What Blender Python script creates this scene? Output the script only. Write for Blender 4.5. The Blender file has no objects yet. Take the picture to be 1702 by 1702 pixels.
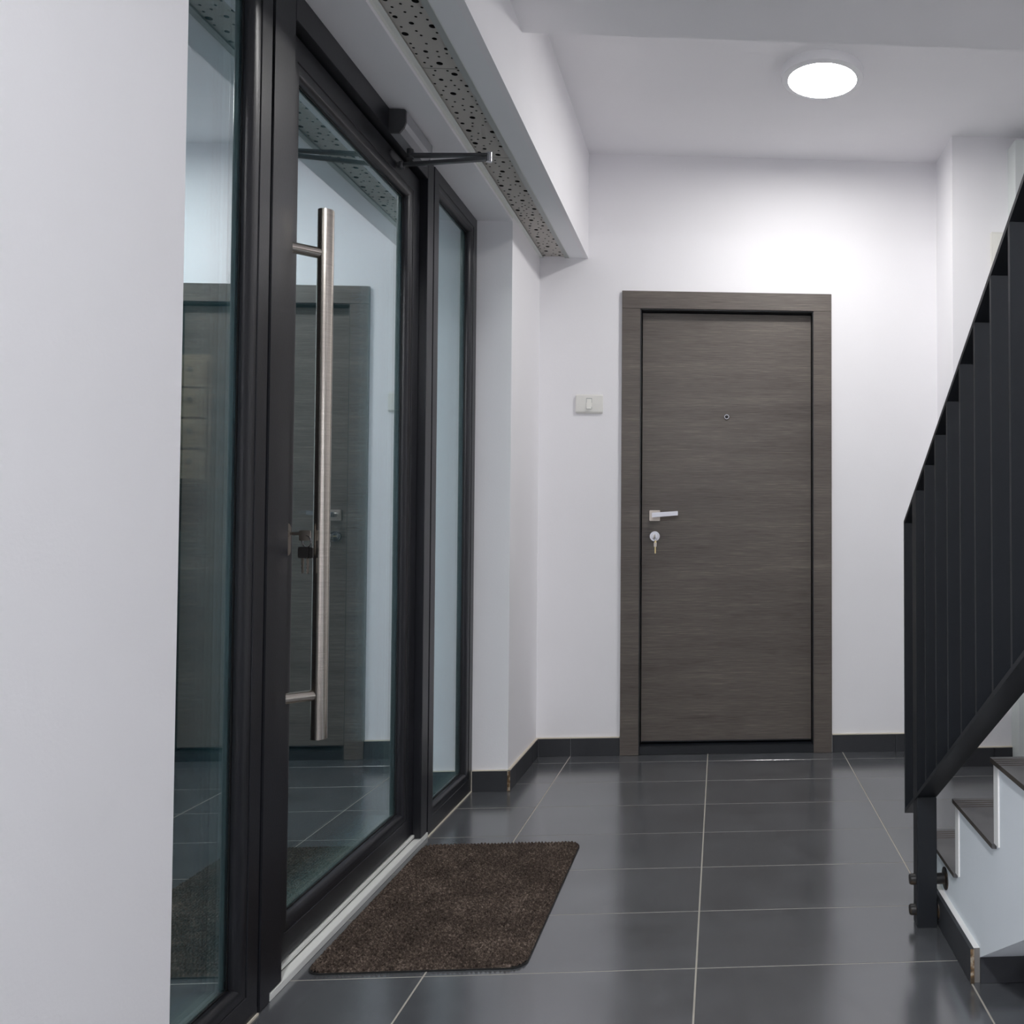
import bpy, bmesh, math, random
from mathutils import Vector, Matrix

random.seed(7)
S = bpy.context.scene
COL = S.collection
PI = math.pi

# ------------------------------------------------------------------ camera
# calibrated on the 1702 px frame: focal 1470 px, principal point (1289, 845)
F_PX, CX, CY, YAW, PITCH, ROLL, CAM_H = 1470.04, 1288.95, 845.01, -0.0628, 0.0273, 0.0005, 0.9842
cam_d = bpy.data.cameras.new('camera')
cam = bpy.data.objects.new('camera', cam_d)
COL.objects.link(cam)
cam_d.sensor_fit = 'HORIZONTAL'
cam_d.sensor_width = 36.0
cam_d.lens = F_PX / 1702.0 * 36.0
cam_d.shift_x = (851.0 - CX) / 1702.0
cam_d.shift_y = (CY - 851.0) / 1702.0
cam_d.clip_start = 0.02
_f = Vector((-math.sin(YAW) * math.cos(PITCH), math.cos(YAW) * math.cos(PITCH), math.sin(PITCH)))
_r = Vector((math.cos(YAW), math.sin(YAW), 0))
_u = _r.cross(_f)
_r2 = _r * math.cos(ROLL) + _u * math.sin(ROLL)
_u2 = _u * math.cos(ROLL) - _r * math.sin(ROLL)
cam.matrix_world = Matrix(((_r2.x, _u2.x, -_f.x, 0), (_r2.y, _u2.y, -_f.y, 0),
                           (_r2.z, _u2.z, -_f.z, CAM_H), (0, 0, 0, 1)))
S.camera = cam

# ------------------------------------------------------------------ world and exposure
W = bpy.data.worlds.new('World')
S.world = W
W.use_nodes = True
W.node_tree.nodes['Background'].inputs[0].default_value = (0.05, 0.42, 0.62, 1)   # blue dusk outside
W.node_tree.nodes['Background'].inputs[1].default_value = 0.34
S.view_settings.view_transform = 'Standard'
S.view_settings.look = 'None'
S.view_settings.gamma = 1.0
S.view_settings.use_curve_mapping = False
S.view_settings.exposure = 0.0
LAMP_HALL = 103.0    # radiance of the lamp in view
LAMP_ENTRY = 540.0   # radiance of its twin behind the camera
S.cycles.use_denoising = True
S.cycles.use_adaptive_sampling = True
S.cycles.adaptive_threshold = 0.04
S.cycles.max_bounces = 12
S.cycles.diffuse_bounces = 9
S.cycles.glossy_bounces = 6
S.cycles.transparent_max_bounces = 16
S.cycles.sample_clamp_indirect = 6.0

# ------------------------------------------------------------------ materials
def mat(name, col, rough=0.5, metal=0.0, spec=0.5):
    m = bpy.data.materials.new(name)
    m.use_nodes = True
    b = m.node_tree.nodes['Principled BSDF']
    b.inputs['Base Color'].default_value = (*col, 1)
    b.inputs['Roughness'].default_value = rough
    b.inputs['Metallic'].default_value = metal
    b.inputs['Specular IOR Level'].default_value = spec
    return m

def nodes(m):
    nt = m.node_tree
    return nt, nt.nodes['Principled BSDF']

def tex_coord(nt, scale, out='Object'):
    tc = nt.nodes.new('ShaderNodeTexCoord')
    mp = nt.nodes.new('ShaderNodeMapping')
    mp.inputs['Scale'].default_value = scale
    nt.links.new(tc.outputs[out], mp.inputs['Vector'])
    return mp.outputs['Vector']

def noise(nt, vec, scale, detail=4, rough=0.5, dist=0.0):
    n = nt.nodes.new('ShaderNodeTexNoise')
    n.inputs['Scale'].default_value = scale
    n.inputs['Detail'].default_value = detail
    n.inputs['Roughness'].default_value = rough
    n.inputs['Distortion'].default_value = dist
    nt.links.new(vec, n.inputs['Vector'])
    return n.outputs['Fac']

def ramp(nt, fac, stops):
    r = nt.nodes.new('ShaderNodeValToRGB')
    e = r.color_ramp.elements
    e[0].position, e[0].color = stops[0][0], (*stops[0][1], 1)
    e[1].position, e[1].color = stops[-1][0], (*stops[-1][1], 1)
    for p, c in stops[1:-1]:
        x = e.new(p)
        x.color = (*c, 1)
    nt.links.new(fac, r.inputs['Fac'])
    return r.outputs['Color']

def bump(nt, b, height, strength, dist=0.001):
    bp = nt.nodes.new('ShaderNodeBump')
    bp.inputs['Strength'].default_value = strength
    bp.inputs['Distance'].default_value = dist
    nt.links.new(height, bp.inputs['Height'])
    nt.links.new(bp.outputs['Normal'], b.inputs['Normal'])

def rough_from(nt, b, fac, lo, hi):
    mr = nt.nodes.new('ShaderNodeMapRange')
    mr.inputs['To Min'].default_value = lo
    mr.inputs['To Max'].default_value = hi
    nt.links.new(fac, mr.inputs['Value'])
    nt.links.new(mr.outputs['Result'], b.inputs['Roughness'])

# white wall paint, fine roller stipple
def paint(name, col, rough=0.75):
    m = mat(name, col, rough, 0, 0.25)
    nt, b = nodes(m)
    v = tex_coord(nt, (1, 1, 1))
    n = noise(nt, v, 1.6, 3)
    c1 = tuple(x * 0.97 for x in col)
    nt.links.new(ramp(nt, n, [(0.35, c1), (0.65, col)]), b.inputs['Base Color'])
    bump(nt, b, noise(nt, v, 160, 3), 0.12, 0.002)
    return m
M_WALL = paint('wall_paint', (0.88, 0.87, 0.89))
M_CEIL = paint('ceiling_paint', (0.91, 0.90, 0.92))
M_SOFFIT = paint('soffit_paint', (0.87, 0.88, 0.90))
M_STAIRW = paint('stair_paint', (0.84, 0.88, 0.93))
M_CREAM = mat('cream_sealant', (0.62, 0.56, 0.47), 0.8)

# dark porcelain tiles
def tile_mat(name, base, lo, hi, var=0.25, sp=0.6):
    m = mat(name, base, 0.3, 0, sp)
    nt, b = nodes(m)
    oi = nt.nodes.new('ShaderNodeObjectInfo')
    tc = nt.nodes.new('ShaderNodeTexCoord')
    ad = nt.nodes.new('ShaderNodeVectorMath')
    ad.operation = 'MULTIPLY_ADD'
    ad.inputs[1].default_value = (1, 1, 1)
    sc = nt.nodes.new('ShaderNodeVectorMath')
    sc.operation = 'SCALE'
    sc.inputs[0].default_value = (13, 7, 5)
    nt.links.new(oi.outputs['Random'], sc.inputs['Scale'])
    nt.links.new(tc.outputs['Object'], ad.inputs[0])
    nt.links.new(sc.outputs[0], ad.inputs[2])
    n1 = noise(nt, ad.outputs[0], 6, 6, 0.62, 0.4)
    n2 = noise(nt, ad.outputs[0], 42, 4, 0.6)
    mx = nt.nodes.new('ShaderNodeMix')
    mx.inputs[0].default_value = 0.3
    nt.links.new(n1, mx.inputs[2])
    nt.links.new(n2, mx.inputs[3])
    a = tuple(x * (1 - var) for x in base)
    c = tuple(x * (1 + var) for x in base)
    nt.links.new(ramp(nt, mx.outputs[0], [(0.32, a), (0.5, base), (0.68, c)]), b.inputs['Base Color'])
    rough_from(nt, b, noise(nt, ad.outputs[0], 4, 2, 0.5), lo, hi)
    bump(nt, b, noise(nt, ad.outputs[0], 60, 2), 0.018, 0.001)
    b.inputs['IOR'].default_value = 2.1 if name == 'floor_tile' else 1.5
    return m
M_TILE = tile_mat('floor_tile', (0.078, 0.082, 0.089), 0.13, 0.25, 0.30, 0.8)
M_SKIRT = tile_mat('skirting_tile', (0.034, 0.036, 0.041), 0.4, 0.55, 0.12, 0.4)
M_TREAD = tile_mat('tread_tile', (0.085, 0.083, 0.085), 0.4, 0.55, 0.12, 0.4)
M_GROUT = mat('grout', (0.36, 0.335, 0.29), 0.9)
M_RAW = mat('raw_tile_edge', (0.12, 0.075, 0.035), 0.9)
nt, b = nodes(M_RAW)
nt.links.new(ramp(nt, noise(nt, tex_coord(nt, (1, 1, 1)), 60, 4), [(0.4, (0.06, 0.04, 0.022)), (0.5, (0.17, 0.10, 0.045)), (0.62, (0.36, 0.31, 0.24))]), b.inputs['Base Color'])
M_EDGE = mat('dirty_tile_edge', (0.055, 0.045, 0.037), 0.9)
M_GROOVE = mat('groove_brown', (0.10, 0.075, 0.06), 0.9)
M_RISER = paint('riser_white', (0.82, 0.81, 0.80))

# anthracite grained foil on the window profiles
M_FRAME = mat('anthracite_foil', (0.0135, 0.014, 0.018), 0.31, 0, 0.5)
nt, b = nodes(M_FRAME)
v = tex_coord(nt, (1, 1, 0.25))
bump(nt, b, noise(nt, v, 420, 3, 0.7), 0.22, 0.001)
M_GASKET = mat('black_gasket', (0.006, 0.006, 0.007), 0.6)
M_BLACKMET = mat('charcoal_steel', (0.0095, 0.0115, 0.0150), 0.42, 0, 0.45)
M_BOLT = mat('dark_bolt', (0.020, 0.019, 0.018), 0.45, 0.3)
nt, b = nodes(M_BOLT)
nt.links.new(ramp(nt, noise(nt, tex_coord(nt, (1, 1, 1)), 40, 3), [(0.45, (0.012, 0.012, 0.013)), (0.7, (0.08, 0.05, 0.025))]), b.inputs['Base Color'])
M_STEEL = mat('brushed_steel', (0.50, 0.455, 0.40), 0.20, 1.0)
nt, b = nodes(M_STEEL)
v = tex_coord(nt, (6, 6, 900))
n = noise(nt, v, 1, 2)
nt.links.new(ramp(nt, n, [(0.3, (0.55, 0.50, 0.44)), (0.7, (0.70, 0.64, 0.57))]), b.inputs['Base Color'])
b.inputs['Anisotropic'].default_value = 0.5
M_CHROME = mat('chrome', (0.50, 0.505, 0.53), 0.14, 1.0)
M_NICKEL = mat('satin_nickel', (0.47, 0.42, 0.37), 0.30, 1.0)
M_BRASS = mat('brass', (0.68, 0.55, 0.28), 0.3, 1.0)
M_ALU = mat('light_aluminium', (0.76, 0.77, 0.74), 0.45, 0.1)
M_ALU_TRIM = mat('trim_aluminium', (0.42, 0.44, 0.43), 0.5, 0.15)
M_SPACER = mat('spacer_aluminium', (0.74, 0.80, 0.77), 0.35, 0.3)
M_CLOSER_D = mat('closer_charcoal', (0.055, 0.056, 0.060), 0.45, 0.1)
M_CLOSER_L = mat('closer_silver', (0.33, 0.335, 0.35), 0.4, 0.3)
M_ARM = mat('arm_steel', (0.12, 0.122, 0.128), 0.35, 0.6)
M_SWITCH = mat('ivory_plastic', (0.76, 0.75, 0.71), 0.4)
M_ROCKER = mat('rocker_plastic', (0.82, 0.81, 0.76), 0.35)
M_BLACKPL = mat('black_plastic', (0.012, 0.011, 0.011), 0.3)
M_RUBBER = mat('black_rubber', (0.008, 0.008, 0.008), 0.7)
M_BOARD = mat('perforated_board', (0.50, 0.475, 0.44), 0.85)
M_VOID = mat('fleece_and_hole_shade', (0.010, 0.010, 0.010), 0.95)  # backing fleece, and the shade painted on the hole walls
M_LAMPW = mat('lamp_white', (0.82, 0.82, 0.84), 0.4)
M_GROUND = mat('outdoor_paving', (0.05, 0.05, 0.055), 0.8)
M_OUTWALL = mat('outdoor_render', (0.05, 0.065, 0.075), 0.85)
M_MAIL = mat('brown_mailbox_steel', (0.34, 0.225, 0.165), 0.5, 0.0)

def emit(name, col, s):
    m = bpy.data.materials.new(name)
    m.use_nodes = True
    nt = m.node_tree
    nt.nodes.clear()
    e = nt.nodes.new('ShaderNodeEmission')
    e.inputs[0].default_value = (*col, 1)
    e.inputs[1].default_value = s
    o = nt.nodes.new('ShaderNodeOutputMaterial')
    nt.links.new(e.outputs[0], o.inputs[0])
    return m
M_GLOW_HALL = emit('lamp_glow_hall', (1.0, 0.985, 0.97), LAMP_HALL)
M_GLOW_ENTRY = emit('lamp_glow_entry', (0.97, 0.985, 1.0), LAMP_ENTRY)

# coated double glazing: each face mirrors a share that grows towards grazing view, the rest passes, slightly blue
M_GLASS = bpy.data.materials.new('coated_glass')
M_GLASS.use_nodes = True
nt = M_GLASS.node_tree
nt.nodes.clear()
geo = nt.nodes.new('ShaderNodeNewGeometry')
dot = nt.nodes.new('ShaderNodeVectorMath')
dot.operation = 'DOT_PRODUCT'
nt.links.new(geo.outputs['Incoming'], dot.inputs[0])
nt.links.new(geo.outputs['Normal'], dot.inputs[1])
def mth(op, a, b=None, c=None):
    n = nt.nodes.new('ShaderNodeMath')
    n.operation = op
    for i, x in enumerate((a, b, c)):
        if x is None:
            continue
        if isinstance(x, (int, float)):
            n.inputs[i].default_value = x
        else:
            nt.links.new(x, n.inputs[i])
    return n.outputs[0]
cosv = mth('ABSOLUTE', dot.outputs['Value'])
sch = mth('POWER', mth('SUBTRACT', 1.0, cosv), 4.0)
fac = mth('MULTIPLY_ADD', sch, 0.75, 0.44)
gl = nt.nodes.new('ShaderNodeBsdfGlossy')
gl.inputs['Color'].default_value = (0.89, 0.968, 1.0, 1)
gl.inputs['Roughness'].default_value = 0.0
tr = nt.nodes.new('ShaderNodeBsdfTransparent')
tr.inputs['Color'].default_value = (0.88, 0.96, 0.97, 1)
mx = nt.nodes.new('ShaderNodeMixShader')
nt.links.new(fac, mx.inputs[0])
nt.links.new(tr.outputs[0], mx.inputs[1])
nt.links.new(gl.outputs[0], mx.inputs[2])
out = nt.nodes.new('ShaderNodeOutputMaterial')
nt.links.new(mx.outputs[0], out.inputs[0])

# dark oak veneer, horizontal grain
M_WOOD = mat('grey_oak_veneer', (0.085, 0.072, 0.062), 0.42, 0, 0.45)
nt, b = nodes(M_WOOD)
v = tex_coord(nt, (2.6, 1.0, 135))
n1 = noise(nt, v, 1.6, 7, 0.68, 0.35)
v2 = tex_coord(nt, (13, 1.0, 520))
n2 = noise(nt, v2, 1.0, 3, 0.6)
v3 = tex_coord(nt, (0.7, 1, 7))
n3 = noise(nt, v3, 1.5, 3, 0.5, 0.5)
mx = nt.nodes.new('ShaderNodeMix')
mx.inputs[0].default_value = 0.5
nt.links.new(n1, mx.inputs[2])
nt.links.new(n2, mx.inputs[3])
mx2 = nt.nodes.new('ShaderNodeMix')
mx2.inputs[0].default_value = 0.22
nt.links.new(mx.outputs[0], mx2.inputs[2])
nt.links.new(n3, mx2.inputs[3])
nt.links.new(ramp(nt, mx2.outputs[0], [(0.36, (0.055, 0.044, 0.039)), (0.46, (0.096, 0.080, 0.070)), (0.54, (0.122, 0.104, 0.090)), (0.66, (0.215, 0.185, 0.155))]), b.inputs['Base Color'])
bump(nt, b, mx.outputs[0], 0.25, 0.001)
rough_from(nt, b, n1, 0.36, 0.5)

# doormat yarn
M_PILE = mat('brown_yarn', (0.05, 0.036, 0.028), 0.95, 0, 0.1)
nt, b = nodes(M_PILE)
v = tex_coord(nt, (1, 1, 1))
n1 = noise(nt, v, 150, 4, 0.75)
n2 = noise(nt, v, 9, 3, 0.6)
mx = nt.nodes.new('ShaderNodeMix')
mx.inputs[0].default_value = 0.22
nt.links.new(n1, mx.inputs[2])
nt.links.new(n2, mx.inputs[3])
nt.links.new(ramp(nt, mx.outputs[0], [(0.36, (0.018, 0.013, 0.011)), (0.48, (0.055, 0.041, 0.033)), (0.56, (0.105, 0.079, 0.064)), (0.68, (0.30, 0.24, 0.20))]), b.inputs['Base Color'])

# ------------------------------------------------------------------ mesh helpers
class MB:
    def __init__(self):
        self.v, self.f, self.m = [], [], []
    def add(self, vs, fs, mi=0):
        o = len(self.v)
        self.v += [tuple(x) for x in vs]
        self.f += [tuple(i + o for i in q) for q in fs]
        self.m += [mi] * len(fs)
        return self
    def box(self, x0, x1, y0, y1, z0, z1, mi=0):
        vs = [(x, y, z) for z in (z0, z1) for y in (y0, y1) for x in (x0, x1)]
        return self.add(vs, [(0, 2, 3, 1), (4, 5, 7, 6), (0, 1, 5, 4), (2, 6, 7, 3), (0, 4, 6, 2), (1, 3, 7, 5)], mi)
    def tube(self, a, bb, r, n=24, r2=None, mi=0):
        a, bb = Vector(a), Vector(bb)
        d = (bb - a).normalized()
        u = d.orthogonal().normalized()
        w = d.cross(u)
        r2 = r if r2 is None else r2
        vs = []
        for c, rr in ((a, r), (bb, r2)):
            for i in range(n):
                t = 2 * PI * i / n
                vs.append(c + (u * math.cos(t) + w * math.sin(t)) * rr)
        fs = [(i, (i + 1) % n, n + (i + 1) % n, n + i) for i in range(n)]
        fs += [tuple(range(n - 1, -1, -1)), tuple(range(n, 2 * n))]
        return self.add(vs, fs, mi)
    def lathe(self, c, axis, prof, n=48, mi=0):
        # prof: list of (radius, distance along axis)
        c, d = Vector(c), Vector(axis).normalized()
        u = d.orthogonal().normalized()
        w = d.cross(u)
        vs, fs = [], []
        for r, h in prof:
            for i in range(n):
                t = 2 * PI * i / n
                vs.append(c + d * h + (u * math.cos(t) + w * math.sin(t)) * r)
        for k in range(len(prof) - 1):
            for i in range(n):
                j = (i + 1) % n
                fs.append((k * n + i, k * n + j, (k + 1) * n + j, (k + 1) * n + i))
        fs += [tuple(range(n - 1, -1, -1)), tuple((len(prof) - 1) * n + i for i in range(n))]
        return self.add(vs, fs, mi)
    def prism(self, poly, axis, a, bb, mi=0):
        # poly in the two other axes (x: (y,z), y: (x,z), z: (x,y)), extruded from a to bb
        def pt(p, t):
            return {'x': (t, p[0], p[1]), 'y': (p[0], t, p[1]), 'z': (p[0], p[1], t)}[axis]
        n = len(poly)
        vs = [pt(p, a) for p in poly] + [pt(p, bb) for p in poly]
        fs = [(i, (i + 1) % n, n + (i + 1) % n, n + i) for i in range(n)]
        fs += [tuple(range(n - 1, -1, -1)), tuple(range(n, 2 * n))]
        return self.add(vs, fs, mi)
    def frame(self, y0, y1, z0, z1, prof, mi=0):
        # closed mitred ring in a plane X = const; prof: (inset, x)
        vs, fs = [], []
        n = len(prof)
        for ins, x in prof:
            vs += [(x, y0 + ins, z0 + ins), (x, y1 - ins, z0 + ins), (x, y1 - ins, z1 - ins), (x, y0 + ins, z1 - ins)]
        for k in range(n):
            k2 = (k + 1) % n
            for c in range(4):
                d = (c + 1) % 4
                fs.append((k * 4 + c, k * 4 + d, k2 * 4 + d, k2 * 4 + c))
        return self.add(vs, fs, mi)
    def build(self, name, mats, parent=None, org=(0, 0, 0), bev=0.0, smooth=False, seg=2):
        me = bpy.data.meshes.new(name)
        ox, oy, oz = org
        me.from_pydata([(x - ox, y - oy, z - oz) for x, y, z in self.v], [], self.f)
        if not isinstance(mats, (list, tuple)):
            mats = [mats]
        for m in mats:
            me.materials.append(m)
        me.polygons.foreach_set('material_index', self.m)
        bm = bmesh.new()
        bm.from_mesh(me)
        bmesh.ops.recalc_face_normals(bm, faces=bm.faces)
        if bev:
            ed = [e for e in bm.edges if len(e.link_faces) == 2 and e.calc_face_angle(0) > 0.6]
            bmesh.ops.bevel(bm, geom=ed, offset=bev, segments=seg, affect='EDGES', clamp_overlap=True)
        bm.to_mesh(me)
        bm.free()
        if smooth:
            me.polygons.foreach_set('use_smooth', [True] * len(me.polygons))
            try:
                me.set_sharp_from_angle(angle=0.6)
            except Exception:
                pass
        o = bpy.data.objects.new(name, me)
        COL.objects.link(o)
        if parent is not None:
            o.parent = parent
        else:
            o.location = org
        return o

def tag(o, label=None, cat=None, group=None, kind=None):
    if label: o['label'] = label
    if cat: o['category'] = cat
    if group: o['group'] = group
    if kind: o['kind'] = kind
    return o

def root(name, loc, label, cat, kind=None, group=None):
    o = bpy.data.objects.new(name, None)
    COL.objects.link(o)
    o.empty_display_size = 0.1
    o.location = loc
    return tag(o, label, cat, group, kind)

def copy_part(o, parent, loc):
    c = o.copy()
    COL.objects.link(c)
    c.parent = parent
    c.location = loc
    return c

# ------------------------------------------------------------------ main dimensions (metres)
XW = -0.805      # left wall face
XF = -0.940      # window profile front face
XD = -0.964      # glass door leaf front face
YB = 3.978       # back wall face
Y_OPEN0, Y_OPEN1 = 1.372, 3.458
Z_HEAD = 2.190   # head of the entrance opening
Z_SOF = 2.212    # bottom of the boxed soffit
X_SOF = -0.591
ZC = 2.688       # ceiling
X_RIGHT, Y_FRONT = 1.78, -2.6

# ------------------------------------------------------------------ room shell
wl = MB()
wl.box(-1.16, XW, Y_FRONT, Y_OPEN0, -0.05, ZC)
wl.box(-1.16, XW, Y_OPEN1, YB + 0.2, -0.05, ZC)
wl.box(-1.16, XW, Y_OPEN0, Y_OPEN1, Z_HEAD, ZC)
tag(wl.build('wall_left', M_WALL), 'white painted wall holding the glazed entrance', 'wall', kind='structure')
wb = MB()
wb.box(XW, -0.40, YB, YB + 0.2, -0.05, ZC)
wb.box(0.465, X_RIGHT + 0.2, YB, YB + 0.2, -0.05, ZC)
wb.box(-0.40, 0.465, YB, YB + 0.2, 2.03, ZC)
wb.box(-0.40, 0.465, YB + 0.13, YB + 0.2, -0.05, 2.03)  # unseen slab behind the door, added to block outside light leaking under it
tag(wb.build('wall_back', M_WALL), 'white painted end wall around the brown wooden door', 'wall', kind='structure')
tag(MB().box(X_RIGHT, X_RIGHT + 0.2, Y_FRONT, YB, -0.05, ZC).build('wall_right', M_WALL), 'white wall on the far side of the stairs', 'wall', kind='structure')
tag(MB().box(-1.16, X_RIGHT + 0.2, Y_FRONT - 0.2, Y_FRONT, -0.05, ZC).build('wall_front', M_WALL), 'white wall behind the viewer', 'wall', kind='structure')
tag(MB().box(-1.16, X_RIGHT + 0.2, Y_FRONT - 0.2, YB + 0.2, ZC, ZC + 0.2).build('ceiling', M_CEIL), 'white ceiling carrying the round lamps', 'ceiling', kind='structure')
tag(MB().box(X_SOF, X_RIGHT, 1.86, 2.645, 2.477, ZC).build('trim_1', M_CEIL), 'broad white ceiling beam crossing the hall near the top', 'beam', kind='structure')
pil = MB().box(0.992, X_RIGHT, 3.702, YB, 0, ZC)
tag(pil.build('trim_2', M_WALL), 'white wall projection to the right of the wooden door', 'pilaster', kind='structure')
M_DUCT = paint('duct_paint', (0.70, 0.735, 0.72))
tag(MB().box(1.236, X_RIGHT, 3.605, 3.702, 0, 2.635).build('trim_3', M_DUCT), 'pale boxed duct at the upper right edge of the wall', 'duct', kind='structure')

# boxed soffit above the entrance with its strip of perforated boards
sof = root('trim_4', (X_SOF, 3.0, Z_SOF), 'white boxed soffit with a perforated strip over the glass entrance', 'soffit', kind='structure')
so = tuple(sof.location)
YS0, YS1 = -2.0, YB
m = MB()
m.box(X_SOF - 0.02, X_SOF, YS0, YS1, Z_SOF, ZC)                 # hall-side face
m.build('fascia', M_WALL, sof, so)
MB().box(-0.674, X_SOF - 0.02, YS0, YS1, Z_SOF, Z_SOF + 0.02).build('underside', M_SOFFIT, sof, so)
MB().box(-0.6935, -0.674, YS0, YS1, Z_SOF - 0.0006, Z_SOF + 0.003).build('edge_trim', M_ALU_TRIM, sof, so)
MB().box(-0.6755, -0.674, YS0, YS1, Z_SOF - 0.0015, Z_SOF).build('edge_trim_lip', M_ALU, sof, so)
m = MB()
m.box(XW, XW + 0.0012, Y_OPEN0, Y_OPEN1, Z_HEAD + 0.011, Z_SOF)
m.box(XW, -0.790, YS0, YS1, Z_SOF - 0.0006, Z_SOF + 0.002)
m.build('edge_trim', M_ALU, sof, so)
MB().box(XW + 0.0002, -0.675, YS0, YS1, 2.262, 2.266).build('fleece', M_VOID, sof, so)

def perforated(y0, y1, seed):
    rnd = random.Random(seed)
    x0, x1 = -0.7915, -0.692
    holes = []
    area = (x1 - x0) * (y1 - y0)
    for r, dens in ((0.0085, 120), (0.0062, 170), (0.0036, 760)):
        want = int(area * dens * 1.05)
        for _ in range(want):
            best, bd = None, 0.0
            for _t in range(14):
                cx, cy = rnd.uniform(x0 + r + .0015, x1 - r - .0015), rnd.uniform(y0 + r + 0.003, y1 - r - 0.003)
                dd = min([math.hypot(cx - a, cy - c) - r - q for a, c, q in holes] or [1.0])
                if dd > bd:
                    best, bd = (cx, cy, r), dd
            if best and bd > 0.004:
                holes.append(best)
    bm = bmesh.new()
    z = Z_SOF + 0.006
    loops = []
    def loop(pts):
        vs = [bm.verts.new((p[0] - so[0], p[1] - so[1], z - so[2])) for p in pts]
        es = [bm.edges.new((vs[i], vs[(i + 1) % len(vs)])) for i in range(len(vs))]
        return es
    g = 0.0008
    E = loop([(x0, y0 + g), (x1, y0 + g), (x1, y1 - g), (x0, y1 - g)])
    he = []
    for cx, cy, r in holes:
        n = 12 if r > .004 else 8
        he += loop([(cx + r * math.cos(2 * PI * i / n), cy + r * math.sin(2 * PI * i / n)) for i in range(n)])
    bmesh.ops.triangle_fill(bm, use_beauty=True, use_dissolve=False, edges=E + he, normal=(0, 0, -1))
    for ff in bm.faces:
        ff.material_index = 0
    nf = len(bm.faces)
    ret = bmesh.ops.extrude_edge_only(bm, edges=E + he)
    for ff in [q for q in ret['geom'] if isinstance(q, bmesh.types.BMFace)]:
        ff.material_index = 1  # hole walls coloured black to stand for the shade inside
    for vv in [q for q in ret['geom'] if isinstance(q, bmesh.types.BMVert)]:
        vv.co.z += 0.0125
    bmesh.ops.recalc_face_normals(bm, faces=bm.faces)
    me = bpy.data.meshes.new('perforated_board')
    bm.to_mesh(me)
    bm.free()
    me.materials.append(M_BOARD)
    me.materials.append(M_VOID)
    o = bpy.data.objects.new('perforated_board', me)
    COL.objects.link(o)
    o.parent = sof
seams = [YB, 2.932, 2.372, 1.812, 1.252, 0.6]
for i in range(len(seams) - 1):
    perforated(seams[i + 1], seams[i], 40 + i)

# ------------------------------------------------------------------ floor tiles
TX, TY = 0.603, 0.303
GX, GY = -0.0513, 3.8508
fl = root('floor', (0, 2.0, 0), 'dark grey porcelain tile floor with pale joints', 'floor', kind='structure')
fo = tuple(fl.location)
fb = MB()
fb.box(-0.955, X_RIGHT, Y_FRONT, YB + 0.012, -0.06, -0.0005)
fb.build('grout_bed', M_GROUT, fl, fo)
GAPX, GAPY = 0.0040, 0.0030
def tile_mesh(x0, x1, y0, y1, name='tile', mt=M_TILE, th=0.012):
    # local coordinates around its own centre, top at z = 0, small arris
    cx, cy = (x0 + x1) / 2, (y0 + y1) / 2
    a, c, e = (x1 - x0) / 2, (y1 - y0) / 2, 0.0003
    vs = [(-a, -c, -th), (a, -c, -th), (a, c, -th), (-a, c, -th),
          (-a, -c, -e), (a, -c, -e), (a, c, -e), (-a, c, -e),
          (-a + e, -c + e, 0), (a - e, -c + e, 0), (a - e, c - e, 0), (-a + e, c - e, 0)]
    fs = [(0, 1, 5, 4), (1, 2, 6, 5), (2, 3, 7, 6), (3, 0, 4, 7), (4, 5, 9, 8), (5, 6, 10, 9), (6, 7, 11, 10), (7, 4, 8, 11), (8, 9, 10, 11)]
    me = bpy.data.meshes.new(name)
    me.from_pydata(vs, [], fs)
    me.materials.append(mt)
    return me, (cx, cy)
cache = {}
for i in range(-2, 4):
    for j in range(-1, 22):
        x0, x1 = GX + i * TX + GAPX / 2, GX + (i + 1) * TX - GAPX / 2
        y1, y0 = GY - j * TY - GAPY / 2, GY - (j + 1) * TY + GAPY / 2
        x1 = min(x1, X_RIGHT - .002)
        xl = XF - 0.004 if (Y_OPEN0 + .02 < (y0 + y1) / 2 < Y_OPEN1 + .05) else XW + 0.001
        x0 = max(x0, xl)
        y1 = min(y1, YB - 0.001 if i not in (-1, 0) else YB + 0.010)
        y0 = max(y0, Y_FRONT + .002)
        if x1 - x0 < 0.02 or y1 - y0 < 0.02:
            continue
        key = (round(x1 - x0, 4), round(y1 - y0, 4))
        if key not in cache:
            cache[key] = tile_mesh(x0, x1, y0, y1)[0]
        o = bpy.data.objects.new('tile', cache[key])
        COL.objects.link(o)
        o.parent = fl
        o.location = ((x0 + x1) / 2 - fo[0], (y0 + y1) / 2 - fo[1], random.uniform(-0.0001, 0.0001))

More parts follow.
